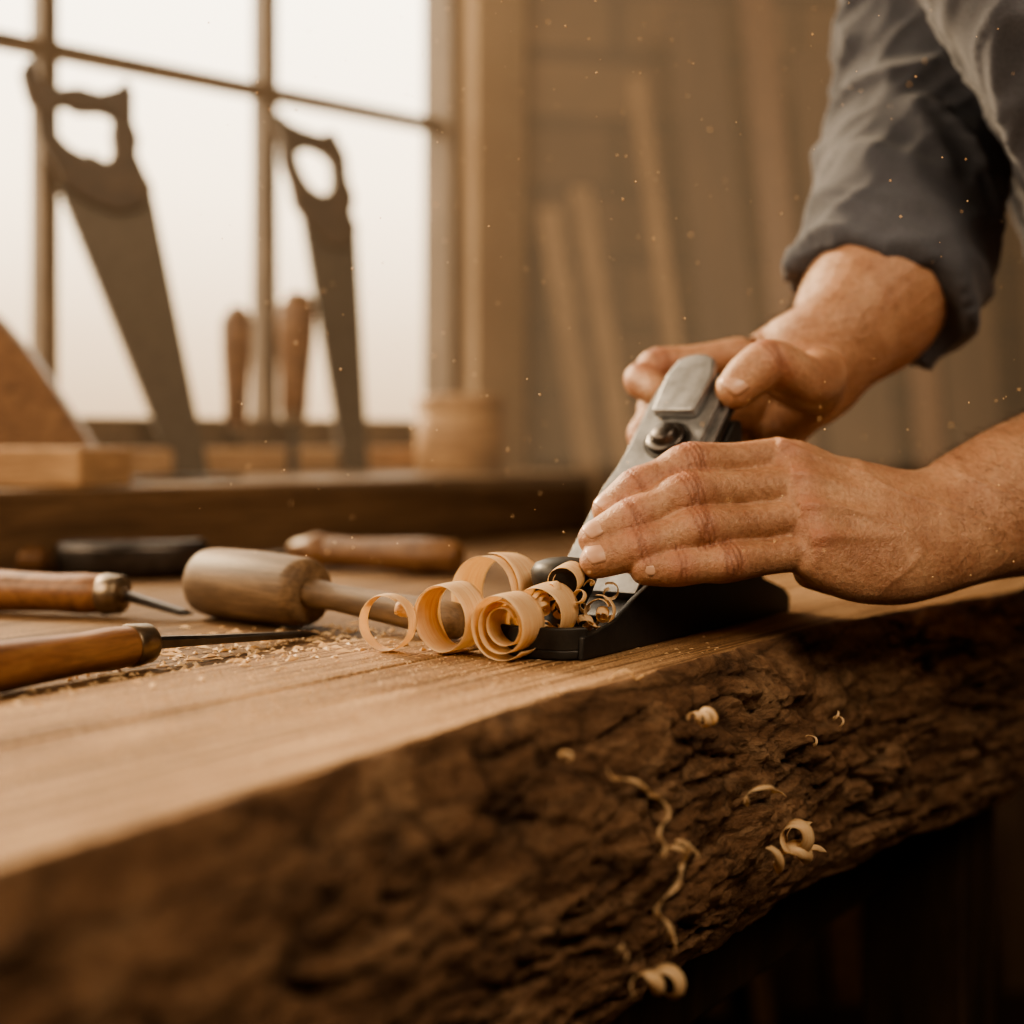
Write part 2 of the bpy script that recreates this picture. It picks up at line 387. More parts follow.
# ------------------------------------------------------------------ hand plane
hp = empty('hand_plane')
def side_out(): 
    return [(113,0),(350,0),(351,9),(342,15),(325,20),(300,27),(270,33),(235,34),(200,33.5),(178,31),(160,24),(143,16),(125,12),(114,11)]
def Pside(t0): return lambda a, b_, h: F(a, t0+h, b_+.3)
prism('cheek_near', Pside(38), side_out(), 0, 3.2, M_iron, hp, .0008)
prism('cheek_far', Pside(97), side_out(), 0, 3.2, M_iron, hp, .0008)
sole = [(350,38.3),(354,55),(354,84),(350,99.9),(118,99.9),(108,92),(104,80),(103,69),(104,58),(108,46),(118,38.3)]
prism('sole', lambda a,b_,h: F(a,b_,h), sole, .3, 5, M_iron, hp, .001)
toe = [(150,40),(150,98),(119,98),(110,90),(106.5,80),(105.5,69),(106.5,58),(110,48),(119,40)]
prism('toe_deck', lambda a,b_,h: F(a,b_,h), toe, 4.5, 11, M_iron, hp, .002)
rim = [(118,99.9),(108,92),(104,80),(103,69),(104,58),(108,46),(118,38.3),(121,41.5),(112,48),(107.5,58),(106.5,69),(107.5,80),(112,90),(121,96.7)]
prism('toe_rim', lambda a,b_,h: F(a,b_,h), rim, 4.5, 15.5, M_iron, hp, .001)
lathe('front_knob', F(146,70,10), F(146,70,60), [(0,15),(2,16),(6,12),(12,11),(18,14),(24,16.5),(29,17),(33,14.5),(35,9),(36,1)], M_iron, hp)
prism('frog', Pside(44), [(185,5),(330,5),(326,30),(300,60),(297,116),(288,116),(192,16)], 0, 48, M_iron, hp, .002)
LB = math.hypot(146,147); ca, sa = 146/LB, 147/LB
def Bf(a, t, h): return F(165+a*ca-h*sa, t, 3+a*sa+h*ca)
def arcpts(cx, cy, r, a0, a1, n): return [(cx+r*math.cos(math.radians(a0+(a1-a0)*i/n)), cy+r*math.sin(math.radians(a0+(a1-a0)*i/n))) for i in range(n+1)]
prism('iron', Bf, [(0,42)]+[(178,42)]+arcpts(170,69.5,28,-70,70,8)+[(178,97),(0,97)], 0, 3, M_tooldark, hp, .0006)
prism('cap_iron', Bf, [(10,43),(172,43),(180,48),(180,91),(172,96),(10,96)], 3, 5.5, M_steel, hp, .0008)
cap = [(22,44),(95,44),(112,47),(128,48),(160,47)]+arcpts(168,69.5,23,-66,66,10)+[(160,92),(128,91),(112,92),(95,95),(22,95)]
prism('lever_cap', Bf, cap, 5.5, 11, M_steel, hp, .0022)
prism('cam_lever', Bf, [(150,56),(180,54)]+arcpts(182,69.5,16,-50,50,6)+[(180,85),(150,83)], 11, 18, M_steel, hp, .0028)
lathe('cap_screw', Bf(132,68,10.5), Bf(132,68,30), [(0,11.5),(4,11.5),(5,10.5),(5.2,8),(6,7.5),(8.5,7),(9.5,5.5),(9.8,.5)], M_tooldark, hp)
lathe('cap_screw_well', Bf(132,68,10.6), Bf(132,68,30), [(0,14),(1.6,14),(1.7,12),(1.6,.5)], M_iron, hp)
lathe('adjuster_wheel', F(322,70,62), F(340,70,62), [(0,5),(1,12),(8,12),(9,5)], M_brass, hp)
prism('tote', Pside(57), [(312,5),(346,5),(349,14),(348,30),(348,55),(356,85),(352,104),(338,112),(324,104),(326,90),(332,70),(328,45),(316,28),(308,12)], 0, 24, M_handle2, hp, .009)

# ------------------------------------------------------------------ shavings
def ribmesh(name, V, Fc, uv, par, thick):
    me = bpy.data.meshes.new(name); me.from_pydata([W(p) for p in V], [], Fc); me.update()
    ul = me.uv_layers.new(name='UVMap')
    for lp in me.loops: ul.data[lp.index].uv = uv[lp.vertex_index]
    me.polygons.foreach_set('use_smooth', [True]*len(me.polygons)); me.materials.append(M_shav)
    ob = bpy.data.objects.new(name, me); bpy.context.scene.collection.objects.link(ob)
    so = ob.modifiers.new('s','SOLIDIFY'); so.thickness = thick*.001
    if par: ob.parent = par
    return ob
def ribbon(name, centre, axis, w, r0, r1, turns, z_start=0, drift=0, par=None, thick=.18, wob=.6, n=None):
    ax = Vector(axis).normalized(); u = ax.cross(Vector((0,0,1))).normalized(); v = u.cross(ax)
    n = n or int(40*turns)+8; m = 7; V = []; Fc = []; uv = []
    ph = random.random()*9
    for i in range(n+1):
        f = i/n; q = z_start + 2*math.pi*turns*f; r = r0+(r1-r0)*f + wob*noise.noise((f*5*turns, ph, 0))
        ww = w*(1-.35*max(0, f-.85)/.15)*(1+.06*noise.noise((f*9, ph, 4)))
        for j in range(m+1):
            g = j/m-.5
            gg = g*ww + .35*noise.noise((f*40*turns, ph, j > 3))*(abs(g) > .45)
            rr = r - .32*(2*g)**2
            p = Vector(centre)+u*rr*math.cos(q)+v*rr*math.sin(q)+ax*(gg+drift*f)
            V.append(tuple(p)); uv.append((f*turns, j/m+ph))
    for i in range(n):
        for j in range(m):
            a = i*(m+1)+j; Fc.append((a, a+1, a+m+2, a+m+1))
    return ribmesh(name, V, Fc, uv, par, thick)
sh = empty('wood_shavings')
ribbon('curl_1', (-62,704,14.6), (.40,.90,0), 9, 13.8, 14.4, 1.25, 1.0, par=sh, drift=1.5)
ribbon('curl_2', (-31,700,17.6), (.62,.78,.05), 18, 16.0, 17.5, 1.5, 2.0, par=sh, drift=4)
ribbon('curl_3', (-9,742,24), (.60,.80,-.05), 26, 20.0, 22.5, 1.6, 4.2, par=sh, drift=5)
ribbon('curl_4', (1,685,17.2), (.55,.83,.03), 20, 8, 17, 2.8, .5, par=sh, drift=-6)
ribbon('curl_5', (17,696,21), (.5,.85,.1), 18, 12, 15.5, 1.5, 2.5, par=sh)
ribbon('curl_6', (28,706,36), (.4,.85,.2), 12, 6, 9.5, 1.4, 2.5, par=sh)
ribbon('curl_7', (43,702,20), (.3,.9,-.1), 6, 6.5, 8.5, 1.2, .5, par=sh)
ribbon('curl_8', (-54,712,20), (.1,.5,.8), 5, 3, 5, 1.6, .5, par=sh)
for i in range(20):
    c = (random.uniform(10,50), random.uniform(682,702), random.uniform(8,24)); r = random.uniform(2.5,6)
    c = (c[0], c[1]+c[0]*.3, c[2] + (12 if i % 3 == 0 else 0))
    ribbon('curl_%d' % (i+9), c, (random.uniform(-.9,.9), random.uniform(.2,1), random.uniform(-.7,.7)), random.uniform(2,5), r*.5, r, random.uniform(.8,1.8), random.random()*6, par=sh, thick=.2, drift=random.uniform(0,8))

def cork(name, path, r, turns, w, par, ph=0, thick=.25, flat=.45):
    """corkscrew ribbon winding round a path"""
    R = crom(path, 24); n = len(R); V = []; Fc = []; uv = []
    for i in range(n):
        t = R[min(i+1,n-1)]-R[max(i-1,0)]; t /= np.linalg.norm(t)+1e-9
        a = np.cross(t, (.57,.82,.1)); a /= np.linalg.norm(a)+1e-9; b_ = np.cross(t, a)
        f = i/(n-1); q = ph+2*math.pi*turns*f; rr = r*(.75+.35*math.sin(f*7+ph))
        c = R[i]+(a*math.cos(q)+b_*math.sin(q))*rr
        d = t*.85+(a*math.cos(q)+b_*math.sin(q))*flat
        ww = w*(.5+.5*math.sin(math.pi*min(1, f*.92+.06)))
        for g in (-.5,-.17,.17,.5): V.append(tuple(c+d*ww*g)); uv.append((f*turns*1.5, g*.3+ph))
        if i:
            for j in range(3): k = 4*(i-1)+j; Fc.append((k,k+1,k+5,k+4))
    return ribmesh(name, V, Fc, uv, par, thick)
bs = empty('bark_shavings')
cork('strand_1', [F(14,-35,-22),F(24,-38,-29),F(36,-40,-34),F(47,-41,-41),F(50,-42,-48),F(44,-42,-55),F(46,-42,-62)], 1.6, 3, 3.0, bs, 1)
cork('strand_2', [F(46,-42,-60),F(54,-43,-63),F(64,-43,-66),F(60,-43,-73),F(50,-43,-78),F(44,-42,-86),F(48,-42,-93),F(58,-42,-97),F(54,-41,-103)], 2.6, 3.6, 4.0, bs, 2)
cork('strand_3', [F(56,-43,-60),F(66,-43,-63),F(74,-42,-70)], 3, 1.3, 3.4, bs, 4)
cork('strand_4', [F(34,-39,-110),F(44,-40,-114),F(58,-39,-117)], 6.0, 2.0, 8, bs, 2)
cork('strand_5', [F(120,-40,-54),F(134,-42,-56),F(150,-43,-56),F(154,-43,-62)], 3.5, 1.8, 3.6, bs, .5)
cork('strand_6', [F(158,-43,-80),F(170,-46,-80),F(186,-46,-88)], 9, 1.4, 8, bs, 2)
cork('strand_7', [F(144,-42,-84),F(160,-44,-92),F(176,-45,-92),F(196,-45,-96)], 5, 2.2, 9, bs, 5)
cork('strand_8', [F(98,-28,-16),F(104,-30,-18),F(112,-30,-18)], 3.6, 3.2, 3.6, bs, 3)
cork('strand_9', [F(-4,-26,-13),F(0,-28,-16)], 1.8, 1.3, 1.8, bs, 1)
cork('strand_10', [F(74,2,1.5),F(84,-2,2.5),F(92,-8,0)], 1.8, 1.4, 1.6, bs, 2)
cork('strand_11', [F(24,2,1.5),F(33,0,2)], 1.4, 1.2, 1.2, bs, 2)
cork('strand_12', [F(206,-36,-42),F(212,-39,-47)], 2.2, 1.2, 1.6, bs, 3)
cork('strand_13', [F(240,-36,-36),F(244,-39,-42)], 2.6, 1.4, 1.8, bs, 0)
cork('strand_14', [F(22,-36,-92),F(25,-37,-98)], 2.0, 1.2, 1.6, bs, 0)

# sawdust / chips on the wood
V = []; Fc = []
def chip(x, y, z, s):
    o = len(V); a = random.random()*6.28; l = s*random.uniform(.6,2.2)
    for dx, dy, dz in ((-l,-s*.4,0),(l,-s*.5,.1),(l*.8,s*.5,.3),(-l*.7,s*.4,.2),(0,0,s*.7)):
        V.append((x+dx*math.cos(a)-dy*math.sin(a), y+dx*math.sin(a)+dy*math.cos(a), z+dz))
    Fc.extend([(o,o+1,o+4),(o+1,o+2,o+4),(o+2,o+3,o+4),(o+3,o,o+4),(o+3,o+2,o+1,o)])
for i in range(2200):
    s = random.gauss(10,100); t = random.gauss(80,60)
    if t < 3 or t > 174: continue
    p = F(s,t,.05); chip(p[0],p[1],.05,random.uniform(.18,.7))
for i in range(480):
    s = random.gauss(60,80); t = random.gauss(200,34); p = F(s,t,0); chip(p[0],p[1],.05 if t<176 else -3,random.uniform(.6,2.6))
mkobj('sawdust', V, Fc, M_shav)
# motes drifting in the light
V = []; Fc = []
for i in range(460):
    y = random.uniform(560,1000); x = random.uniform(-.22,.38)*y; z = 106+random.uniform(-.10,.32)*y; r = random.choice((.25,.3,.4,.55))
    if z < 12: continue
    o = len(V); V += [(x-r,y,z),(x+r,y,z),(x,y-r,z),(x,y+r,z),(x,y,z-r),(x,y,z+r)]
    Fc += [(o,o+2,o+5),(o+2,o+1,o+5),(o+1,o+3,o+5),(o+3,o,o+5),(o+2,o,o+4),(o+1,o+2,o+4),(o+3,o+1,o+4),(o,o+3,o+4)]
mkobj('airborne_dust', V, Fc, M_shav)

# ------------------------------------------------------------------ hand tools on the bench
def chisel(name, a, b_, tip, r, mat, bw=11):
    e = empty(name); L = (Vector(b_)-Vector(a)).length
    lathe('handle', a, b_, [(0,r*.5),(2,r*.8),(6,r*.98),(L*.3,r*1.04),(L*.55,r*.92),(L*.75,r*.86),(L*.88,r*.92),(L-2,r*.86),(L,r*.8)], mat, e)
    d = (Vector(b_)-Vector(a)).normalized()
    lathe('ferrule', tuple(Vector(b_)-d*3), tuple(Vector(b_)+d*20), [(0,r*.90),(1,r*.94),(12,r*.86),(13,r*.8),(14,r*.35),(16,r*.3)], M_brass, e)
    bb = Vector(b_)+d*10; tp = Vector(tip); dd = (tp-bb).normalized(); side = dd.cross(Vector((0,0,1))).normalized(); Lb = (tp-bb).length
    V = []; Fc = []
    prof = [(0,3.2,3),(.18,3,2.6),(.26,bw*.45,2.4),(.32,bw*.5,2.2),(.9,bw*.52,1.6),(1,bw*.52,.3)]
    for f, w, th in prof:
        c = bb+dd*(Lb*f)
        for sx, sz in ((-1,-1),(1,-1),(1,.4),(.6,1),(-.6,1),(-1,.4)): V.append(tuple(c+side*w*sx+Vector((0,0,th*sz))))
    for i in range(len(prof)-1):
        for j in range(6): x=i*6+j; y=i*6+(j+1)%6; Fc.append((x,y,y+6,x+6))
    Fc.append((0,1,2,3,4,5)); Fc.append(tuple(range(len(V)-6,len(V))))
    mkobj('blade', V, Fc, M_tooldark, e); return e
chisel('chisel', (-242,566,8.6), (-178,668,8.6), (-108,775,-.4), 11.0, M_handle, 8)
chisel('chisel', (-385,905,10.9), (-246,866,10.9), (-192,848,1), 13.6, M_handle, 8)
chisel('chisel', (-40,1120,11.8), (-158,1176,11.8), (-262,1228,0), 14.2, M_handle2, 12)
lathe('handle_bolster', (-150,1172,12.5), (-190,1191,12.5), [(0,9),(3,13),(14,15),(22,12),(34,9),(38,6)], M_handle2, bpy.data.objects['chisel.002'])
ml = empty('carving_mallet')
a = (-188,870,18.5); b_ = (-114,805,18.5)
Lm = (Vector(b_)-Vector(a)).length
lathe('head', a, b_, [(0,12),(1.5,17),(5,20),(12,20.8),(Lm*.5,21.4),(Lm-8,19.8),(Lm-3,18.8),(Lm,16)], M_mallet, ml, 36)
lathe('shaft', b_, (-24,736,10.2), [(-4,8),(3,8.5),(20,7.5),(60,8.5),(95,10),(108,9.5),(112,7),(113,2)], M_mallet, ml)
dk = empty('drawknife')
o = [(0,4),(30,-2),(62,2),(88,14),(104,30),(100,40),(80,32),(48,28),(20,30),(0,26)]
def Df(a_, b2, h): return (-356+a_*1.05+b2*.25, 1092-a_*.10+b2*1.3, h)
prism('blade', Df, o, -2.8, 26, M_tooldark, dk, .007)
lathe('grip', (-366,1120,10), (-450,1130,10), [(0,5),(2,9),(20,12),(60,12),(75,9),(78,3)], M_handle2, dk)
mg = empty('steel_rule'); box('rule', lambda x,y,z: (-390+x*.75-y*.6, 1270+x*.66+y*.75, z), (0,0,65), (170,26,70), M_tooldark, mg, .001)

# ------------------------------------------------------------------ things on the ledge
we = empty('wood_block'); box('block', lambda x,y,z: (-352+x*.97+y*.25, 1160+x*-.05+y*.96, z), (-190,0,65), (0,85,98), M_box, we, .003)
rw = empty('shaped_wood_offcut')
o = [(-190,0),(-190,190),(-158,192),(-130,176),(-106,154),(-80,124),(-56,90),(-30,50),(-4,8),(0,0)]
prism('offcut', lambda a_,b2,h: (-386+a_*.95-h*.1, 1372+a_*.20+h, 65.2+b2), o, 0, 30, M_handle2, rw, .004)
cn = empty('wooden_canister')
lathe('canister', (-62,1690,65), (-62,1690,200), [(0,50),(2,52),(70,52),(72,50),(73,53),(88,53),(91,51),(92,40),(93,2)], M_box, cn, 40)
def saw(name, O, e, sc, grip, hole, blade, zb):
    E = empty(name); n = (-e[1], e[0])
    def fn(a_, b2, h): return (O[0]+e[0]*a_*sc+n[0]*h, O[1]+e[1]*a_*sc+n[1]*h, zb+b2*sc)
    prism('grip', fn, grip, -11, 11, M_sawgrip, E, .004, hole=[hole])
    (x0,y0),(x1,y1) = blade[0], blade[1]; L = math.hypot(x1-x0,y1-y0); n_ = int(L/7); teeth = []
    for i in range(n_):
        f = i/n_; g = (i+.5)/n_
        teeth.append((x0+(x1-x0)*f, y0+(y1-y0)*f)); teeth.append((x0+(x1-x0)*g-4.4, y0+(y1-y0)*g-1))
    prism('blade', fn, teeth+blade[1:], -.8, .8, M_blade, E, 0)
    return E
e1 = (.906,.423)
g1 = [(-95,388),(-88,402),(-80,394),(-76,380),(-60,376),(-40,380),(-20,376),(-4,382),(4,392),(12,380),(12,350),(18,334),(16,318),(24,300),(32,286),(24,266),(-2,258),(-30,266),(-54,280),(-62,300),(-70,312),(-78,330),(-80,350),(-88,362)]
h1 = [(-64,350),(-60,332),(-48,320),(-30,312),(-14,308),(-8,318),(-10,336),(-8,352),(-20,355),(-40,353),(-55,359)]
bl1 = [(-60,285),(54,2),(88,0),(30,292),(-30,318)]
saw('hand_saw', (-413,1500), e1, 1.07, g1, h1, bl1, 65)
g2 = [(-62,402),(-54,408),(-44,398),(-26,392),(-8,388),(8,394),(16,380),(24,366),(26,340),(34,318),(30,300),(38,284),(28,258),(4,258),(-18,278),(-38,304),(-44,330),(-52,350),(-54,378)]
h2 = [(-36,364),(-30,344),(-20,328),(-8,320),(2,322),(6,338),(4,358),(-8,366),(-24,370)]
bl2 = [(-28,290),(22,2),(52,0),(38,280),(8,300)]
saw('hand_saw', (-216,1650), e1, 1.01, g2, h2, bl2, 65)
def upchisel(x, y, z0, z1, r, lean=0):
    e = empty('chisel'); L = z1-z0
    lathe('handle', (x,y,z0), (x+lean,y,z1), [(0,r*.6),(3,r*.75),(L*.25,r*.8),(L*.6,r),(L*.85,r*1.05),(L*.95,r*.85),(L,r*.4)], M_handle2, e)
    lathe('ferrule', (x,y,z0-14), (x,y,z0+2), [(0,r*.35),(2,r*.65),(15,r*.7)], M_brass, e)
    box('blade', ident, (x-6,y-1.5,65.2), (x+6,y+1.5,z0-10), M_tooldark, e, .0005)
upchisel(-312,1610,120,256,17)
upchisel(-247,1610,134,272,21,4)

# leaning boards at the back wall
lb = empty('leaning_boards')
def lean(i, bx, tx, w, yb, yt, top, mat, th=22):
    V = [(bx-w/2,yb,FL),(bx+w/2,yb,FL),(bx+w/2,yb+th,FL),(bx-w/2,yb+th,FL),(tx-w/2,yt,top),(tx+w/2,yt,top),(tx+w/2,yt+th,top),(tx-w/2,yt+th,top)]
    bevel(mkobj('board_%d' % i, V, BOXF, mat, lb), .003)
for i, a_ in enumerate([(265,66,42,2330,2560,520,M_board),(340,122,38,2350,2570,560,M_board),(410,225,30,2300,2570,760,M_board),(480,330,100,2380,2600,900,M_boardd),
     (570,440,60,2390,2610,1000,M_handle2),(690,570,120,2400,2620,820,M_boardd),(790,700,50,2420,2640,1050,M_handle2),(890,810,100,2450,2670,760,M_boardd),(1000,980,80,2470,2700,980,M_boardd)]):
    lean(i+1, *a_)

# ------------------------------------------------------------------ the woodworker
person = empty('woodworker')
def nv(v): v = np.array(v, float); return v/np.linalg.norm(v)
def hand(name, fingers, others, voxel, sm, joints, par, backN, extra=None):
    acc = ([], [])
    for f in fingers: tube(f, (0,0,1), 6, 18, acc=acc)
    for secs, wide in others: tube(secs, wide, 6, 28, acc=acc)
    ob = remesh(name, acc, voxel, sm, M_skin, par)
    me = ob.data; P = getco(me); N = getno(me)
    red = np.zeros(len(P)); cr = np.zeros(len(P)); disp = np.zeros(len(P))
    bn = nv(backN)
    for (c, ax, r, lines, kind) in joints:
        c = np.array(c, float); ax = nv(ax); d = P-c; h = d@ax; rad = np.linalg.norm(d-np.outer(h, ax), axis=1)
        near = np.exp(-np.maximum(0, rad-r*1.15)**2/6)*(rad < r*2)
        dors = np.clip((N@bn)*1.4+.1, 0, 1)
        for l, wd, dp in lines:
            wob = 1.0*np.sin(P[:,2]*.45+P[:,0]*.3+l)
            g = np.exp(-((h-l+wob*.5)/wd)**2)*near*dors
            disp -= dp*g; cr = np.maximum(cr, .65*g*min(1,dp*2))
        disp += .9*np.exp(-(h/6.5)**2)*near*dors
        red = np.maximum(red, .45*np.exp(-(h/8)**2)*near)
    if extra: extra(P, N, disp, red, cr, bn)
    setco(me, P+N*disp[:,None]); attr(me, 'redness', red); attr(me, 'crease', cr)
    return ob
LN = [(-3.8,.8,.5),(-1.2,.8,.75),(1.4,.8,.7),(4.0,.8,.45)]
LD = [(-1.2,.7,.4),(1.2,.7,.55)]
def joints_of(fingers, rp=9.5):
    J = []
    for f in fingers:
        p = [np.array(q[:3]) for q in f]
        J.append((p[2], p[3]-p[1], f[2][3], LN, 'pip')); J.append((p[4], p[5]-p[3], f[4][3], LD, 'dip'))
    return J
def finger(m, p, d, t, r):
    m, p, d, t = (np.array(q, float) for q in (m,p,d,t))
    q = lambda v, rr: (*v, rr)
    return [q(m, r*1.06), q((m*.5+p*.5), r*.95), q(p, r*1.07), q((p+d)/2, r*.94), q(d, r*.99), q((d+t)/2, r*.95), q(t, r*.84)]
def nail(name, d, t, r, N, par, L=10.5, ang=52, back=5.5, lift=1.0):
    d = np.array(d, float); t = np.array(t, float); ax = nv(t-d); D = np.array(N, float); D = nv(D-ax*D.dot(ax)); S = np.cross(ax, D)
    V = []; Fc = []; nu, nvv = 10, 10
    for j in range(nvv+1):
        v = j/nvv
        for i in range(nu+1):
            u = -1+2*i/nu; th = math.radians(ang*u)
            cut = .16*u*u if v > .5 else -.22*u*u*(1-2*v)
            hh = -back+L*(v*(1) - cut*v if v > .5 else v - cut*.6)
            rr = r*lift - (1.5*max(0, v-.35)**2*2) - (.5 if v < .08 else 0)
            V.append(tuple(t+ax*hh+(D*math.cos(th)+S*math.sin(th)*.98)*rr))
    for j in range(nvv):
        for i in range(nu): a_ = j*(nu+1)+i; Fc.append((a_, a_+1, a_+nu+2, a_+nu+1))
    o = mkobj(name, V, Fc, M_nail, par, smooth=True)
    so = o.modifiers.new('s','SOLIDIFY'); so.thickness=.0006; so.offset=0
    return o
# left (near) hand
LI = finger((142,763,95), (92,741,92), (65,735,80), (50,733,69), 10.8)
LM = finger((146,751,80), (89,726,77), (61,718,65), (42,714,55.5), 10.9)
LR = finger((149,742,63), (93,717,60), (63,710,51), (42,707,44.5), 10.4)
LP = finger((152,735,47), (107,713,43), (83,708,41), (66,706,40.5), 9.3)
Lf = [LI, LM, LR, LP]
Rw = (-.08,.50,.86)
palmL = [(134,746,70,32,9),(150,748,71,40,14),(173,754,60,43,19),(200,764,55,41,23),(222,772,55,37,23),(240,779,58,35.5,23),(262,792,64,39,29),(292,812,71,45,36),(330,838,80,49,41),(380,870,98,50,45),(425,897,120,48,45),(452,908,150,48,46)]
metaL = [ [(200,772,74,11),(170,766,86,11),(142,763,95,11)], [(200,765,66,11),(172,757,76,11.5),(146,751,80,11.4)], [(200,758,56,11),(172,748,61,11.5),(149,742,63,11)], [(200,757,42,12),(175,745,44,11.5),(152,735,47,10)] ]
thumbL = [(212,782,62,14),(185,790,66,15),(158,786,72,12.5),(135,780,80,10.5),(118,776,86,9.5)]
pad = [(205,775,38,15),(180,765,34,14),(158,750,36,10)]
upperL = [(440,903,138,45,43),(452,902,170,44,44),(418,880,235,46,46),(364,852,290,50,50),(310,852,390,52,52)]
bnL = (.12,-.80,.58)
def exL(P, N, disp, red, cr, bn):
    for m, c in (((200,772,74),(142,763,95)),((200,765,66),(146,751,80)),((200,758,56),(149,742,63)),((200,757,42),(152,735,47))):
        a = np.array(c, float); b_ = np.array(m, float); d = b_-a; L = np.linalg.norm(d); d /= L
        h = (P-a)@d; r = np.linalg.norm(np.cross(P-a, d), axis=1)
        lat = np.abs((P-a)@np.cross(d, bn)/np.linalg.norm(np.cross(d, bn)))
        on = np.clip(N@bn, 0, 1)*(h > -5)*(h < L)
        disp += 1.5*np.exp(-(lat/3.0)**2)*on*np.exp(-(h/40)**2)*(r < 30)
        k = np.exp(-(h/9)**2)*np.exp(-(lat/9)**2)*on*(r<26); disp += 2.0*k; np.maximum(red, .45*k, out=red)
    vein = np.abs(np.sin(P[:,0]*.055+np.sin(P[:,2]*.09)*1.4+P[:,2]*.045))
    disp += .7*np.exp(-(vein/.16)**2)*np.clip(N@bn,0,1)*np.clip((P[:,0]-150)/25,0,1)*(P[:,0]<330)
    wr = np.exp(-((P[:,0]-236+.12*(P[:,2]-58))/3.0)**2)
    disp -= .45*wr*np.clip(.5+.5*np.sin(P[:,2]*.15),0,1)
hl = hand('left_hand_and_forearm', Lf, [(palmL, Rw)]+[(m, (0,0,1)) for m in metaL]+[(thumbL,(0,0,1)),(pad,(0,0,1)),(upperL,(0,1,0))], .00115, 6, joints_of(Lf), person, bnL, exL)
for i, (f, dN) in enumerate(((LI,(-.35,-.45,.82)),(LM,(-.35,-.60,.70)),(LR,(-.45,-.70,.52)),(LP,(-.2,-.85,.42)))):
    nail('left_nail_%d' % (i+1), f[4][:3], f[6][:3], f[6][3]*1.0, dN, person, 10.5 if i < 3 else 9, 46)
# right (far) hand
RI = finger((142,890,158), (90,878,150), (79,870,141), (87,857,134), 10.8)
RM = finger((147,898,143), (92,889,128), (81,876,107), (91,862,94), 10.4)
RR = finger((154,903,125), (110,897,106), (95,882,88), (101,867,76), 9.8)
RP = finger((161,903,108), (128,897,88), (110,884,72), (113,870,63), 8.6)
Rf = [RI, RM, RR, RP]
palmR = [(138,888,140,26,10),(150,893,136,34,15),(168,893,140,36,20),(185,889,150,37,26),(200,891,162,37,31),(215,904,177,43,39),(232,920,195,51,47),(248,937,222,53,50),(268,962,272,50,48),(288,990,330,48,46)]
thR = [(190,872,148,16,16),(184,856,142,17,16),(174,838,139,15.5,14.5),(162,829,145,14,13.5),(149,823,149,14.2,13.5),(137,818,142,13.8,12.5),(127,815,133,11.6,10.4)]
webR = [(184,868,140,20),(170,868,143,17),(156,868,148,13)]
J = joints_of(Rf)+[((149,823,149), (-24,-8,-12), 13, [(-2.5,.9,.6),(0,.9,.7),(2.5,.9,.6)], 'ip')]
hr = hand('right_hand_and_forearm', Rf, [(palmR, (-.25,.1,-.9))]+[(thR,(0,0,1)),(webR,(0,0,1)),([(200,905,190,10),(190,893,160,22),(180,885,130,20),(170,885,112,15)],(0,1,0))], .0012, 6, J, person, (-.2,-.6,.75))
nail('right_thumb_nail', (149,823,149), (127,815,133), 11.2, (-.30,-.86,.42), person, 14, 50, 7.5, 1.0)

def arm_hair(name, ob, cond, n, par, direction):
    P = getco(ob.data); N = getno(ob.data); idx = [i for i in range(0, len(P), 3) if cond(P[i], N[i])]
    random.shuffle(idx)
    cu = bpy.data.curves.new(name, 'CURVE'); cu.dimensions='3D'; cu.bevel_depth=.0001; cu.bevel_resolution=0
    for i in idx[:n]:
        p = P[i]; nn = N[i]; d = np.array(direction, float)+np.random.normal(0,.25,3); d -= nn*d.dot(nn)*.8; d = nv(d)
        L = random.uniform(5,12); sp = cu.splines.new('POLY'); sp.points.add(3)
        for j in range(4):
            f = j/3; q = p+d*L*f+nn*(L*.32*math.sin(f*2.4)); sp.points[j].co = (*W(q), 1); sp.points[j].radius = 1-.8*f
    o = bpy.data.objects.new(name, cu); bpy.context.scene.collection.objects.link(o); cu.materials.append(M_hair); o.parent = par
arm_hair('left_arm_hair', hl, lambda p, n: p[0] > 238 and p[0] < 400 and n[2] > -.1 and n[1] < .6, 1500, person, (-.5,-.3,.2))
arm_hair('right_arm_hair', hr, lambda p, n: p[2] > 165 and p[2] < 220 and n[0] < .4, 500, person, (-.5,-.3,-.5))

# shirt (torso + sleeves as one garment)
acc = ([], [])
sleeveR = [(250,940,220,34,32),(242,930,209,52,48),(236,922,199,61,55),(241,928,206,63,57),(250,940,228,64,57),(262,954,262,64,58),(278,980,305,63,58),(291,1002,352,63,59),(298,1030,420,62,59),(304,1064,505,66,64),(318,1085,560,72,70)]
tube(sleeveR, (.6,-.5,-.6), 5, 30, round0=True, acc=acc)
sleeveL = [(455,902,182,46),(452,900,194,58),(444,896,208,62),(410,875,248,62),(364,852,292,62),(322,848,365,62),(296,852,430,66),(292,868,480,70)]
tube(sleeveL, (0,1,0), 5, 26, acc=acc)
SH = (-.10,-.88,-.45)
torso = [(298,950,640,55,52),(304,957,610,110,70),(314,966,568,165,88),(350,985,490,172,96),(402,1006,410,170,96),(458,1032,320,163,96),(522,1066,200,158,104),(592,1096,90,160,114),(635,1118,0,165,120),(640,1120,-60,170,122)]
tube(torso, SH, 5, 40, acc=acc)
shirt = remesh('shirt', acc, .004, 5, M_shirt, person)
P = getco(shirt.data); N = getno(shirt.data); disp = np.zeros(len(P))
A = nv((.28,.42,.86))
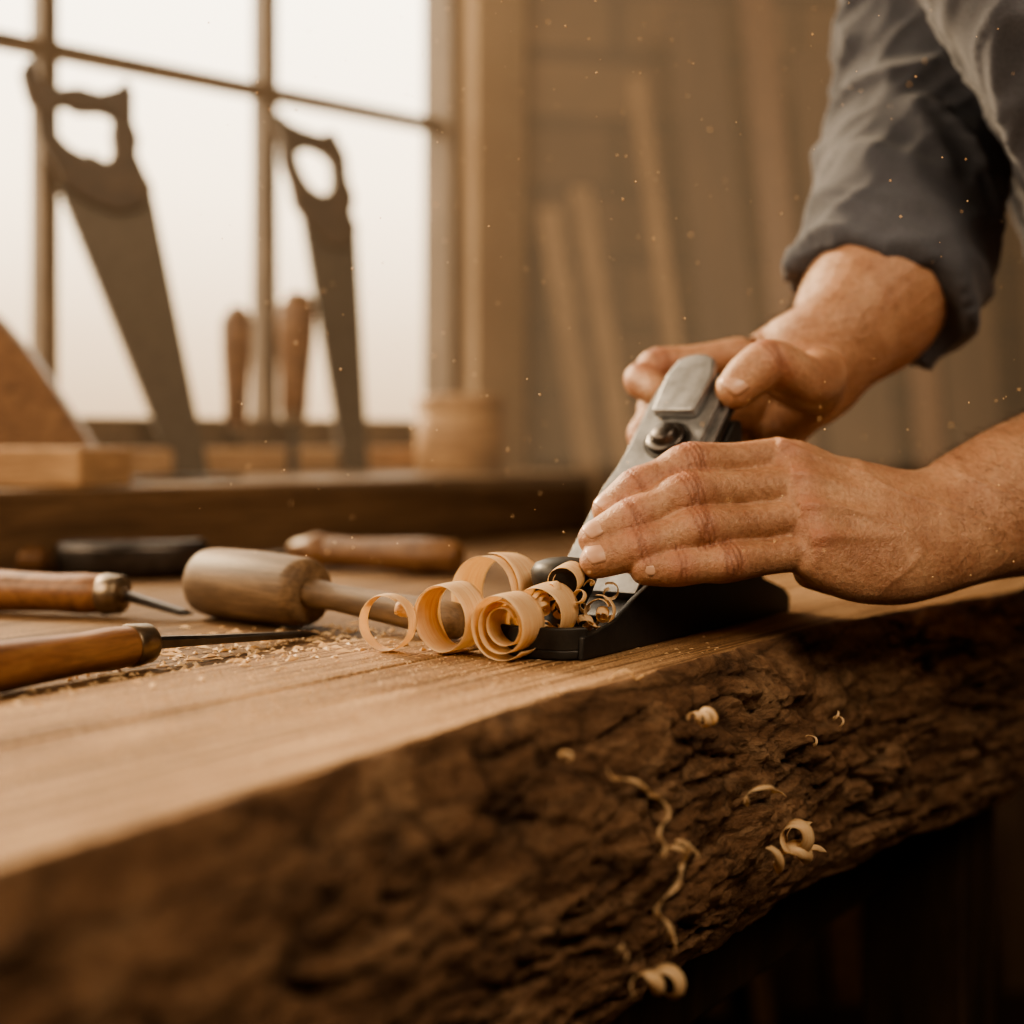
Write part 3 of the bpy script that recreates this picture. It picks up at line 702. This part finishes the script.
for i in range(len(P)):
    p = P[i]; h = p.dot(A); q = Vector((p[0]*.013+h*.006, p[1]*.013+5, h*.020+p[0]*.012))
    r1 = 1-abs(noise.noise(q))*2; q2 = Vector((p[0]*.024+3, p[1]*.02, h*.040-p[0]*.03)); r2 = 1-abs(noise.noise(q2))*2
    disp[i] = 9*(r1**2-.4)+3.0*(r2**2-.4)
setco(shirt.data, P+N*disp[:,None])
# trousers, boots
acc = ([], [])
tube([(640,1120,-20,165,118),(645,1122,-90,170,122),(648,1125,-160,160,115)], (.3,-.92,0), 4, 30, acc=acc)
for sx in (-1, 1):
    bx, by = 648+sx*28, 1125-sx*80
    tube([(bx,by,-120,82,88),(bx+6*sx,by,-300,72,78),(bx+10*sx,by,-470,60,64),(bx+12*sx,by+6,-640,54,58),(bx+12*sx,by+8,-800,56,62)], (0,1,0), 5, 24, acc=acc)
remesh('trousers', acc, .006, 5, M_trouser, person)
acc = ([], [])
for sx in (-1, 1):
    bx, by = 660+sx*40, 1133-sx*80
    tube([(bx,by,-750,46,50),(bx,by,-806,44,46)], (0,1,0), 3, 20, acc=acc)
    tube([(bx+30,by+12,-812,38,36),(bx-30,by-12,-812,44,36),(bx-105,by-42,-818,46,30),(bx-160,by-62,-822,38,26)], (.35,-.9,0), 4, 20, acc=acc)
remesh('boots', acc, .005, 4, M_boot, person)
# head and neck
acc = ([], [])
tube([(302,955,595,62,58),(284,938,655,56,56),(264,920,706,56,58)], (.6,-.75,0), 4, 28, acc=acc)
hx, hy = 240, 900
tube([(hx+10,hy+8,700,40,48),(hx-6,hy-4,730,62,76),(hx-2,hy-2,775,70,90),(hx+6,hy+5,825,74,96),(hx+10,hy+8,870,68,86),(hx+12,hy+10,895,44,56)], (.6,-.75,0), 5, 32, acc=acc)
fd = nv((-.75,-.6,0)); sd = nv((.62,-.78,0))
def hp_(f, s, z): return (hx+fd[0]*f+sd[0]*s, hy+fd[1]*f+sd[1]*s, z)
tube([(*hp_(82,0,812),8),(*hp_(98,0,786),11),(*hp_(104,0,772),13),(*hp_(88,0,764),12)], (.6,-.75,0), 4, 14, acc=acc)
tube([(*hp_(84,-20,744),5),(*hp_(90,0,745),7),(*hp_(84,20,744),5)], (0,0,1), 4, 12, acc=acc)
tube([(*hp_(76,-40,826),7),(*hp_(90,-20,830),8),(*hp_(92,0,826),7),(*hp_(90,20,830),8),(*hp_(76,40,826),7)], (0,0,1), 4, 12, acc=acc)
tube([(*hp_(70,0,706),16),(*hp_(76,0,718),18)], (.6,-.75,0), 3, 14, acc=acc)
for s in (-1, 1): tube([(*hp_(4,76*s,765),6,9),(*hp_(-6,82*s,785),8,14),(*hp_(-8,83*s,808),6,14)], (.6,-.75,0), 4, 14, acc=acc)
remesh('head_and_neck', acc, .003, 5, M_skin, person)
for s in (-1, 1):
    lathe('eye', hp_(72,30*s,806), hp_(90,30*s,806), [(0,11),(6,11),(11,8.5),(14,4),(15,.5)], M_nail, person, 18)
acc = ([], [])
tube([(hx+32,hy+25,770,68,70),(hx+28,hy+22,820,78,84),(hx+18,hy+14,868,77,92),(hx+14,hy+11,905,52,64)], (.6,-.75,0), 5, 28, acc=acc)
hh = remesh('hair', acc, .004, 4, M_hair, person)
P = getco(hh.data); N = getno(hh.data)
setco(hh.data, P+N*np.array([3*noise.noise(Vector(p)*.06)+1.5*noise.noise(Vector(p)*.2) for p in P])[:,None])

# haze glow by emission between the window and the back of the shop
hz = prism('haze_glow', ident, [(-900,1010),(60,1010),(1200,2560),(60,2470),(0,1850),K(374,-66,0)[:2],K(-480,-66,0)[:2]], 66, 1700, M_haze, None, 0)

# ------------------------------------------------------------------ lights
w = bpy.data.worlds.new('World'); bpy.context.scene.world = w; w.use_nodes = True
nt = w.node_tree; bg = nt.nodes['Background']
tc = nd(nt,'ShaderNodeTexCoord'); sp = nd(nt,'ShaderNodeSeparateXYZ'); nt.links.new(tc.outputs['Generated'], sp.inputs[0])
# misty horizon, brighter sky above
nt.links.new(ramp(nt, sp.outputs[2], [(0,(.30,.20,.115)),(.07,(.46,.335,.21)),(.17,(.80,.64,.44)),(.30,(1,.86,.66))]), bg.inputs[0]); bg.inputs[1].default_value = 3.6
def look(ob, tgt): ob.rotation_euler = (Vector(tgt)-ob.location).to_track_quat('-Z','Y').to_euler()
def area(name, loc, tgt, sx, sy, power, col):
    l = bpy.data.lights.new(name,'AREA'); l.shape='RECTANGLE'; l.size=sx; l.size_y=sy; l.energy=power; l.color=col
    o = bpy.data.objects.new(name,l); bpy.context.scene.collection.objects.link(o); o.location=W(loc); look(o, W(tgt)); return o
p = area('window_portal', K(-555,-20,700), K(-555,-500,700), 1.66, 1.2, 1, (1,1,1)); p.data.cycles.is_portal = True
s = bpy.data.lights.new('low_sun','SUN'); s.energy=5.5; s.angle=math.radians(8); s.color=(1,.74,.44)
so = bpy.data.objects.new('low_sun', s); bpy.context.scene.collection.objects.link(so); so.rotation_euler = Vector((.62,-.60,-.50)).to_track_quat('-Z','Y').to_euler()
area('front_fill', (700,-500,1300), (200,700,-50), .9, .9, 21, (1,.78,.54))  # added fill from behind right of the camera, brightens the bark
area('side_fill', (-1300,100,900), (100,700,0), .8, .8, 17, (1,.76,.50))  # added soft fill from the left, no fixture there
bpy.context.scene.view_settings.view_transform = 'AgX'
bpy.context.scene.view_settings.look = 'AgX - Medium High Contrast'
bpy.context.scene.view_settings.exposure = .3

# ------------------------------------------------------------------ camera
cam = bpy.data.cameras.new('Camera'); co_ = bpy.data.objects.new('Camera', cam); bpy.context.scene.collection.objects.link(co_)
co_.location = W((0,0,106)); co_.rotation_euler = (math.radians(90),0,0)
cam.lens = 50; cam.sensor_width = 36; cam.shift_y = -74/1024
cam.clip_start=.01
cam.dof.use_dof = True; cam.dof.focus_distance = .705; cam.dof.aperture_fstop = 3.2
bpy.context.scene.camera = co_
